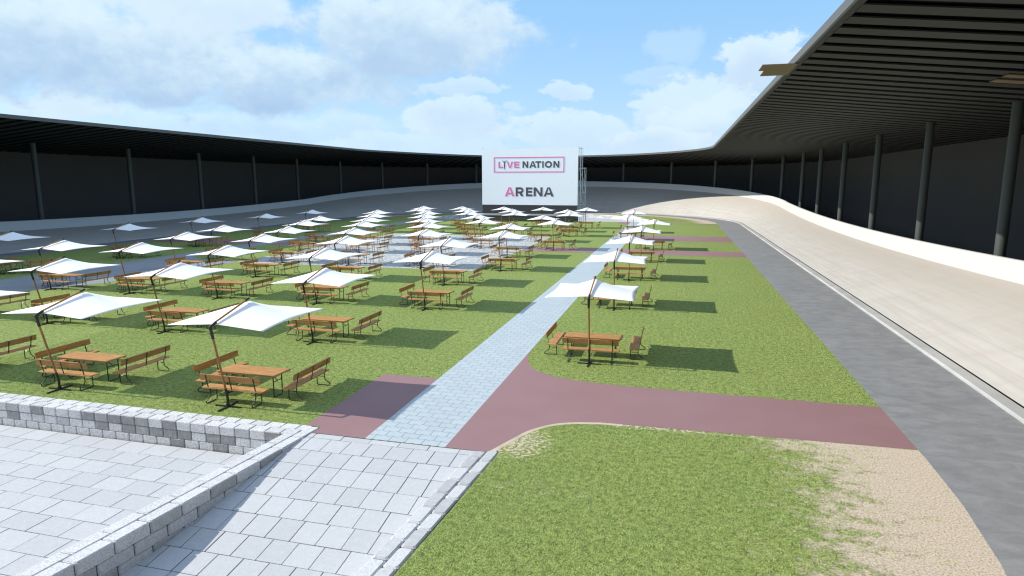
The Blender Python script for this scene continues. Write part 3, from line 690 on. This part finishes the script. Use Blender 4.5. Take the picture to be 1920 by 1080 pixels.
def letter(root, mat, ch, x0, x1, z0, z1):
    mb = MB(); w = x1-x0; h = z1-z0; s = h*0.235
    P = lambda *q: piece(mb, [(x0+a, z0+b) for a, b in q])
    if ch == 'L': P((0, 0), (w, 0), (w, s), (0, s)); P((0, s), (s*1.1, s), (s*1.1, h), (0, h))
    if ch == 'E':
        P((0, 0), (s*1.1, 0), (s*1.1, h), (0, h))
        for z in (0, (h-s*0.9)/2, h-s): P((s*1.1, z), (w*(0.94 if 0 < z < h-s else 1), z), (w*(0.94 if 0 < z < h-s else 1), z+s*0.95), (s*1.1, z+s*0.95))
    if ch == 'V': P((0, h), (s*1.25, h), (w/2+s*0.2, 0), (w/2-s*0.62, 0)); P((w-s*1.25, h), (w, h), (w/2+s*0.62, 0), (w/2-s*0.2, 0))
    if ch == 'N': P((0, 0), (s*1.05, 0), (s*1.05, h), (0, h)); P((w-s*1.05, 0), (w, 0), (w, h), (w-s*1.05, h)); P((0, h), (s*1.15, h), (w, 0), (w-s*1.15, 0))
    if ch == 'A':
        P((0, 0), (s*1.15, 0), (w/2+s*0.12, h), (w/2-s*0.62, h)); P((w-s*1.15, 0), (w, 0), (w/2+s*0.62, h), (w/2-s*0.12, h))
        P((w*0.24, h*0.20), (w*0.76, h*0.20), (w*0.70, h*0.40), (w*0.30, h*0.40))
    if ch == 'T': P((0, h-s), (w, h-s), (w, h), (0, h)); P((w/2-s*0.55, 0), (w/2+s*0.55, 0), (w/2+s*0.55, h-s), (w/2-s*0.55, h-s))
    if ch == 'I': P((0, 0), (w, 0), (w, h), (0, h))
    if ch in 'O':
        n = 20
        for i in range(n):
            a, b = 2*math.pi*i/n, 2*math.pi*(i+1)/n
            ro, ri = (w/2*1.02, h/2*1.04), (w/2-s*1.05, h/2-s*0.95)
            P(*[(w/2+r_[0]*math.cos(q), h/2+r_[1]*math.sin(q)) for r_, q in ((ri, a), (ro, a), (ro, b), (ri, b))])
    if ch == 'R':
        P((0, 0), (s*1.05, 0), (s*1.05, h), (0, h))
        P((s*1.05, h-s), (w*0.62, h-s), (w*0.62, h), (s*1.05, h)); P((s*1.05, h*0.34), (w*0.62, h*0.34), (w*0.62, h*0.34+s*0.9), (s*1.05, h*0.34+s*0.9))
        cz = h*0.67; ro, ri = h*0.33, h*0.33-s*0.95
        for i in range(8):
            a, b = -math.pi/2 + math.pi*i/8, -math.pi/2 + math.pi*(i+1)/8
            P(*[(w*0.62+r_*math.cos(q)*1.05, cz+r_*math.sin(q)) for r_, q in ((ri, a), (ro, a), (ro, b), (ri, b))])
        P((w*0.42, h*0.36), (w*0.78, h*0.38), (w, 0), (w-s*1.25, 0))
    rel(mb.build('letter', mat), root)
gr = MB()
za, zb = sz(440), sz(343)
for ch, a, b in (('L', 446, 520), ('V', 574, 674), ('E', 688, 768)): letter(screen, M['pink'], ch, sx(a), sx(b), za, zb)
za, zb = sz(438), sz(340)
for ch, a, b in (('N', 815, 903), ('A', 920, 1022), ('T', 1010, 1097), ('I', 1112, 1134), ('O', 1152, 1258), ('N', 1278, 1367)): letter(screen, M['grey'], ch, sx(a), sx(b), za, zb)
za, zb = sz(865), sz(729)
letter(screen, M['pink'], 'A', sx(545), sx(695), za, zb)
for ch, a, b in (('R', 711, 834), ('E', 868, 968), ('N', 986, 1120), ('A', 1136, 1288)): letter(screen, M['grey'], ch, sx(a), sx(b), za, zb)
# slim figure with raised arms that takes the place of the I
fx = sx(540); fz0, fz1 = sz(460), sz(322); fh = fz1-fz0
def fp(*q): piece(gr, [(fx+a*fh, fz0+b*fh) for a, b in q])
fp((-0.02, 0.0), (0.045, 0.0), (0.04, 0.04), (0.0, 0.06)); fp((-0.02, 0.06), (0.045, 0.06), (0.075, 0.45), (-0.085, 0.45)); fp((-0.06, 0.45), (0.06, 0.45), (0.075, 0.78), (-0.075, 0.78))
fp((-0.075, 0.70), (-0.02, 0.80), (-0.27, 1.0), (-0.285, 0.985)); fp((0.02, 0.80), (0.075, 0.70), (0.265, 1.01), (0.25, 1.02))
fp(*[(0.0+0.04*math.cos(R(a)), 0.895+0.05*math.sin(R(a))) for a in range(0, 360, 36)])
rel(gr.build('dancing_figure', M['grey']), screen)
fr = MB(); x0, x1, z0, z1 = sx(374), sx(1440), sz(507), sz(276); tk = 0.17
for pts in ([(x0, z0), (x1, z0), (x1, z0+tk), (x0, z0+tk)], [(x0, z1-tk), (x1, z1-tk), (x1, z1), (x0, z1)], [(x0, z0+tk), (x0+tk, z0+tk), (x0+tk, z1-tk), (x0, z1-tk)], [(x1-tk, z0+tk), (x1, z0+tk), (x1, z1-tk), (x1-tk, z1-tk)]): piece(fr, pts)
rel(fr.build('pink_border', M['pink']), screen)
for o in screen.children: fix_normals(o)

sc = thing('scaffold_tower', 'grey tubular scaffold tower beside the right edge of the white screen', 'scaffold', (-16, 108.5, -0.7))
def tubeobj(name, segs, r=0.03):
    mb = MB()
    for a, b in segs: mb.tube([a, b], r, 6)
    o = mb.build(name, M['galv']); return rel(o, sc)
SX = (-16.5, -16.15, -15.55); SYs = (107.75, 109.6)
for ix, (x, zt) in enumerate(zip(SX, (12.25, 12.1, 8.85))):
    for y in SYs: tubeobj('upright', [((x, y, -0.7), (x, y, zt))], 0.035)
for z in (0.9, 2.7, 4.6, 6.6, 8.7):
    tubeobj('ledger', [((SX[0], y, z), (SX[2], y, z)) for y in SYs] + [((x, SYs[0], z), (x, SYs[1], z)) for x in SX])
for z in (10.6, 12.0): tubeobj('ledger', [((SX[0], y, z), (SX[1], y, z)) for y in SYs] + [((x, SYs[0], z), (x, SYs[1], z)) for x in SX[:2]])
for z0, z1 in ((0.9, 2.7), (2.7, 4.6), (4.6, 6.6), (6.6, 8.7)):
    tubeobj('brace', [((SX[0], SYs[0], z1), (SX[2], SYs[0], z0)), ((SX[2], SYs[0], z1), (SX[2], SYs[1], z0))], 0.025)
for z in (2.75, 4.65, 6.65, 8.75):
    mb = MB(); mb.box(SX[0]+0.04, SX[1]+0.3, SYs[0]+0.1, SYs[1]-0.1, z+0.04, z+0.08); rel(mb.build('platform', M['deck']), sc)

# ------------------------------------------------------------------ beer garden sets
def rot_bar(mb, a, b, wx, wy):
    """flat bar from a to b, wx wide along x and wy thick"""
    a = Vector(a); b = Vector(b); d = (b-a).normalized(); x = Vector((1, 0, 0)); n = d.cross(x).normalized()
    vs = []
    for p in (a, b):
        for sx_, sy_ in ((-1, -1), (1, -1), (1, 1), (-1, 1)): vs.append(p + x*(sx_*wx/2) + n*(sy_*wy/2))
    mb.add(vs, [(3, 2, 1, 0), (4, 5, 6, 7), (0, 1, 5, 4), (1, 2, 6, 5), (2, 3, 7, 6), (3, 0, 4, 7)])
def board(mb, x0, x1, y0, y1, z0, z1, b=0.008, M_=None):
    mb.block(x0, x1, y0, y1, z0, z1, b, M_)
def make_bench():
    """runs along x, faces +y, origin on the ground under the middle of the seat"""
    root = thing('bench', 'x', 'bench', (0, 0, 0), 0, 'wooden benches round the tables')
    hl = 1.03
    s = MB(); board(s, -hl, -0.002, -0.175, 0.175, 0.425, 0.46); board(s, 0.002, hl, -0.175, 0.175, 0.425, 0.46)
    o = s.build('seat', M['wood'], root); fix_normals(o)
    s = MB(); tilt = Matrix.Translation((0, -0.215, 0.68)) @ Matrix.Rotation(R(9), 4, 'X') @ Matrix.Rotation(R(90), 4, 'X')
    board(s, -hl+0.02, hl-0.02, 0.0, 0.20, -0.026, 0.0, 0.006, tilt)
    fix_normals(s.build('backrest', M['wood'], root))
    for x in (-0.80, 0.0, 0.80):
        s = MB(); rot_bar(s, (x, -0.155, 0.41), (x, -0.252, 0.86), 0.036, 0.010); rot_bar(s, (x, -0.155, 0.412), (x, 0.12, 0.412), 0.036, 0.008)
        fix_normals(s.build('backrest_strut', M['green'], root))
    for x in (-0.77, 0.77):
        s = MB()
        s.tube([(x, 0.13, 0.42), (x, 0.13, 0.05), (x, 0.115, 0.022), (x, 0.08, 0.016), (x, -0.27, 0.016), (x, -0.315, 0.028), (x, -0.325, 0.06), (x, -0.30, 0.10),
                (x, -0.20, 0.165), (x, -0.155, 0.205), (x, -0.14, 0.26), (x, -0.14, 0.42)], 0.0155, 7)
        s.tube([(x, 0.13, 0.29), (x, -0.14, 0.29)], 0.011, 6)
        o = s.build('leg', M['green'], root); smooth_by_angle(o, 50)
    return root
def make_table():
    root = thing('table', 'x', 'table', (0, 0, 0), 0, 'wooden tables under the sail parasols')
    s = MB()
    for y0, y1 in ((-0.37, -0.002), (0.002, 0.37)): pass
    board(s, -1.05, 1.05, -0.37, 0.37, 0.722, 0.75)
    fix_normals(s.build('tabletop', M['wood'], root))
    s = MB()
    for y in (-0.33, 0.33): board(s, -1.0, 1.0, y-0.02, y+0.02, 0.68, 0.72, 0.004)
    fix_normals(s.build('apron_rail', M['wood'], root))
    for x in (-0.81, 0.81):
        s = MB()
        s.tube([(x, -0.21, 0.715), (x, -0.21, 0.05), (x, -0.195, 0.022), (x, -0.16, 0.016), (x, 0.16, 0.016), (x, 0.195, 0.022), (x, 0.21, 0.05), (x, 0.21, 0.715)], 0.018, 7)
        s.tube([(x, -0.21, 0.48), (x, 0.21, 0.48)], 0.013, 6)
        o = s.build('leg', M['green'], root); smooth_by_angle(o, 50)
        s = MB(); sg = -1 if x > 0 else 1
        s.tube([(x, 0.0, 0.48), (x + sg*0.34, 0.0, 0.715)], 0.011, 6); s.build('brace', M['green'], root)
    return root
def canopy_mesh():
    """square sail: four held corners, a ridge under the spar that climbs to the tip, hollow flanks and hollow edges"""
    N = 25; half = 1.57; y0, y1 = -0.32, 2.83; yB, zA, zB = 1.22, 2.50, 2.895; vp = (yB-y0)/(y1-y0)
    mb = MB(); th = 0.006; V = []
    for i in range(N):
        u = -1 + 2*i/(N-1)
        for j in range(N):
            v = j/(N-1); e = 4*v*(1-v); eu = 1-u*u
            x = u*half*(1 - 0.065*e)
            y = y0 + (y1-y0)*v + eu*(0.05*(1-v)**2 - 0.08*v**3); zc = 2.40 + 0.02*v
            if v <= vp: zr = zA + (zB-zA)*v/vp; p = 1.08
            else: q = (1-v)/(1-vp); zr = zc + 0.03 + (zB-zc-0.03)*q**1.25; p = 0.92 + 0.16*q
            V.append((x, y, zc + 0.03*e*abs(u) + (zr - zc - 0.03*e*abs(u))*(1-abs(u))**p))
    NN = N*N; idx = lambda i, j: i*N + j
    mb.v = V + [(p[0], p[1], p[2]-th) for p in V]
    for i in range(N-1):
        for j in range(N-1):
            a, b, c_, d_ = idx(i, j), idx(i+1, j), idx(i+1, j+1), idx(i, j+1)
            mb.f += [(a, b, c_, d_), (a+NN, d_+NN, c_+NN, b+NN)]
    ring = [idx(i, 0) for i in range(N)] + [idx(N-1, j) for j in range(1, N)] + [idx(i, N-1) for i in range(N-2, -1, -1)] + [idx(0, j) for j in range(N-2, 0, -1)]
    for k_ in range(len(ring)): a, b = ring[k_], ring[(k_+1) % len(ring)]; mb.f.append((a, a+NN, b+NN, b))
    return mb
def make_parasol():
    root = thing('parasol', 'x', 'parasol', (0, 0, 0), 0, 'sail parasols over the tables')
    s = MB()
    for a in (0, 90, 180, 270):
        Mx = Matrix.Rotation(R(a), 4, 'Z'); s.box(0.0, 0.42, -0.028, 0.028, 0.006, 0.034 + 0.001*(a == 90), Mx)
    s.tube([(0, 0, 0.03), (0, 0, 0.30), (0, -0.02, 0.40), (0, -0.055, 0.56)], 0.036, 10)
    s.tube([(0, 0, 0.03), (0, 0, 0.10)], 0.055, 10)
    o = s.build('base', M['black'], root); smooth_by_angle(fix_normals(o), 40)
    s = MB(); s.tube([(0, -0.05, 0.54), (0, -0.405, 2.16)], 0.031, 12); o = s.build('pole', M['pole_wood'], root); smooth_by_angle(o, 50)
    s = MB(); s.tube([(0, -0.395, 2.11), (0, -0.465, 2.43)], 0.041, 10); s.tube([(0, -0.475, 2.452), (0, -0.235, 2.545)], 0.039, 10); s.tube([(0, -0.462, 2.40), (0, -0.475, 2.452), (0, -0.44, 2.466)], 0.0425, 10)
    o = s.build('elbow', M['black'], root); smooth_by_angle(o, 50)
    s = MB(); s.tube([(0, -0.26, 2.556), (0, 1.08, 2.925)], 0.028, 12); o = s.build('spar', M['spar_wood'], root); smooth_by_angle(o, 50)
    s = MB(); s.tube([(0, 1.06, 2.920), (0, 1.23, 2.968)], 0.036, 10); o = s.build('end_cap', M['black'], root); smooth_by_angle(o, 50)
    o = canopy_mesh().build('canopy', M['canvas'], root, True)
    return root
protos = dict(bench=make_bench(), table=make_table(), parasol=make_parasol()); used = set()
def place(kind, x, y, rz, label):
    p = protos[kind]
    if kind not in used: used.add(kind); r = p
    else:
        r = p.copy(); C.objects.link(r)
        for ch in p.children:
            c_ = ch.copy(); C.objects.link(c_); c_.parent = r
    r.location = (x, y, Z_OF(x, y)); r.rotation_euler = (0, 0, rz); r['label'] = label
    return r
def Z_OF(x, y): return 0.004
ORD = ['first', 'second', 'third', 'fourth', 'fifth', 'sixth', 'seventh', 'eighth', 'ninth', 'tenth', 'eleventh', 'twelfth']
ROWS = [(14.9, [-24.4, -18.5, -12.35]), (22.15, [-33.8, -27.75, -21.3, -14.1]), (29.6, [-36.5, -30.7, -24.7, -18.5, -12.3]), (37.15, [-34.1, -27.8, -21.4, -14.1]),
        (44.3, [-36.7, -30.6, -24.7, -18.6, -12.4]), (52.4, [-34.2, -28.1, -21.7, -14.1]), (59.3, [-36.8, -31.0, -24.9, -18.6, -11.4]), (67.0, [-34.4, -28.0, -21.7, -14.2]),
        (74.8, [-37.8, -31.0, -25.2, -19.2, -12.5]), (81.8, [-34.9, -28.0, -21.6, -14.1]), (88.9, [-37.2, -31.1, -24.7, -18.8, -12.5])]
FARL = [(-46.1, 33.8), (-45.8, 43.6), (-46.8, 53.6), (-45.5, 62.3), (-46.1, 72.7)]
RIGHT = [(-2.87, 21.9), (-3.0, 32.1), (-3.0, 42.0), (-2.8, 51.8), (-2.2, 61.8), (-5.4, 71.5), (-5.5, 82.2)]
sets = []
for r_, (yy, xs) in enumerate(ROWS):
    n = len(xs)
    for k_, x in enumerate(xs):
        side = f'{ORD[k_]} from left in the {ORD[r_]} row back'
        sets.append((x, yy, side))
for k_, (x, yy) in enumerate(FARL): sets.append((x, yy, f'{ORD[k_]} from front in the shaded column by the left track'))
for k_, (x, yy) in enumerate(RIGHT): sets.append((x, yy, f'{ORD[k_]} from front in the column right of the paved path'))
for x, yy, where in sets:
    place('parasol', x, yy, 0, 'white sail parasol, ' + where)
    place('table', x, yy+1.23, 0, 'wooden table, ' + where)
    for nm, bx, by, rz in (('near', 0, 0.36, 0), ('right', 1.51, 1.70, R(90)), ('left', -1.48, 1.68, R(-90))):
        place('bench', x+bx, yy+by, rz, f'{nm} bench of table {where}'.replace('table ', 'the table ', 1) if False else f'{nm} bench at the table {where}')

# ------------------------------------------------------------------ short blades of turf near the camera
def m_blade():
    m, t, b = material('grass_blade'); rnd = t.node('ShaderNodeNewGeometry').outputs['Random Per Island']
    n = t.noise(pos(t), 0.9, 3, 0.6)
    c = t.mix(rnd, (0.265, 0.375, 0.115), (0.60, 0.700, 0.265))
    c = t.mix(t.math('MULTIPLY', t.ramp(n, 0.4, 0.65), 0.4), c, t.mix(rnd, (0.30, 0.375, 0.105), (0.66, 0.715, 0.27)))
    setc(t, b, c); b.inputs['Roughness'].default_value = 0.7; b.inputs['Specular IOR Level'].default_value = 0.2
    return m
def blades():
    g = np.random.default_rng(11); up_a = np.array(up); lo_a = np.array(lo[::-1])
    def region(x0, x1, y0, y1, dens, keep):
        n = int((x1-x0)*(y1-y0)*dens); x = g.uniform(x0, x1, n); y = g.uniform(y0, y1, n); k = keep(x, y); return np.stack([x[k], y[k]], 1)
    def k1(x, y):
        w = np.hypot(x-X0, np.minimum(y-YN, 0)); lim = 27.9 + g.normal(0, 0.75, len(x)) - 0.9*np.clip((y-14.6)/2, 0, 1)
        top = np.interp(x, lo_a[:, 0], lo_a[:, 1]) - 0.16
        return (x > -3.93 - 0.075*(13.9-y) + 0.05) & (y < top) & (w < lim) & ~((np.hypot((x+3.7)/0.9, (y-14.6)/1.0) < 1.0) & (g.random(len(x)) < 0.75))
    def k3(x, y): return (y > np.interp(x, up_a[:, 0], up_a[:, 1], left=99) + 0.03) & (x < 5.82) & (x > -5.26)
    def k2(x, y): return ((x < -9.43) | ((y > 18.97) & (x < -7.48))) & (x > -24)
    P = [(region(-4.5, 5.0, 7.5, 16.5, 2300, k1), 1.0), (region(-25, -7.4, 14.23, 24, 760, k2), 1.15), (region(-5.3, 5.85, 19.6, 30, 800, k3), 1.2),
         (region(-30, -7.5, 24, 36, 200, lambda x, y: (x < -7.5)), 1.5), (region(-5.25, 5.8, 30, 46, 190, lambda x, y: x < 5.8), 1.6)]
    # loose tufts that have seeded themselves in the sand
    tufts = []
    for _ in range(330):
        yy = g.uniform(9.0, 16.3) if g.random() < 0.6 else g.uniform(14.9, 16.35); w = g.uniform(27.4, 30.3) if yy < 14.6 else g.uniform(26.2, 30.0)
        if g.random() < max((w-27.0)/4.0, 0.0)**0.5*0.75: continue
        x = X0 + math.sqrt(max(w*w - min(yy-YN, 0)**2, 1.0)); r_ = g.uniform(0.05, 0.17); m_ = int(260*r_)
        tufts.append(np.stack([np.minimum(x + g.normal(0, r_*1.3, m_), X0+30.7), np.minimum(yy + g.normal(0, r_*0.6, m_), 16.38)], 1))
    P.append((np.concatenate(tufts), 1.3))
    vs = []
    for p, k in P:
        n = len(p); a = g.uniform(0, 2*np.pi, n); h = g.uniform(0.014, 0.032, n)*(0.8+0.2*k); w = g.uniform(0.003, 0.006, n)*k
        d = np.stack([np.cos(a), np.sin(a)], 1); ln = g.normal(0, 0.020, (n, 2))
        z0 = np.zeros((n, 1))
        vs.append(np.stack([np.hstack([p - d*w[:, None], z0]), np.hstack([p + d*w[:, None], z0]), np.hstack([p + ln, h[:, None]])], 1).reshape(-1, 3))
    V = np.concatenate(vs).astype(np.float32); n = len(V)
    me = bpy.data.meshes.new('grass_blades'); me.vertices.add(n); me.vertices.foreach_set('co', V.ravel())
    me.loops.add(n); me.loops.foreach_set('vertex_index', np.arange(n, dtype=np.int32)); me.polygons.add(n//3)
    me.polygons.foreach_set('loop_start', np.arange(0, n, 3, dtype=np.int32)); me.polygons.foreach_set('loop_total', np.full(n//3, 3, dtype=np.int32)); me.update(); me.validate()
    me.materials.append(m_blade()); o = bpy.data.objects.new('grass_blades', me); C.objects.link(o)
    tag(o, 'short green grass blades of the lawn close to the camera', 'grass', None, 'stuff')
blades()
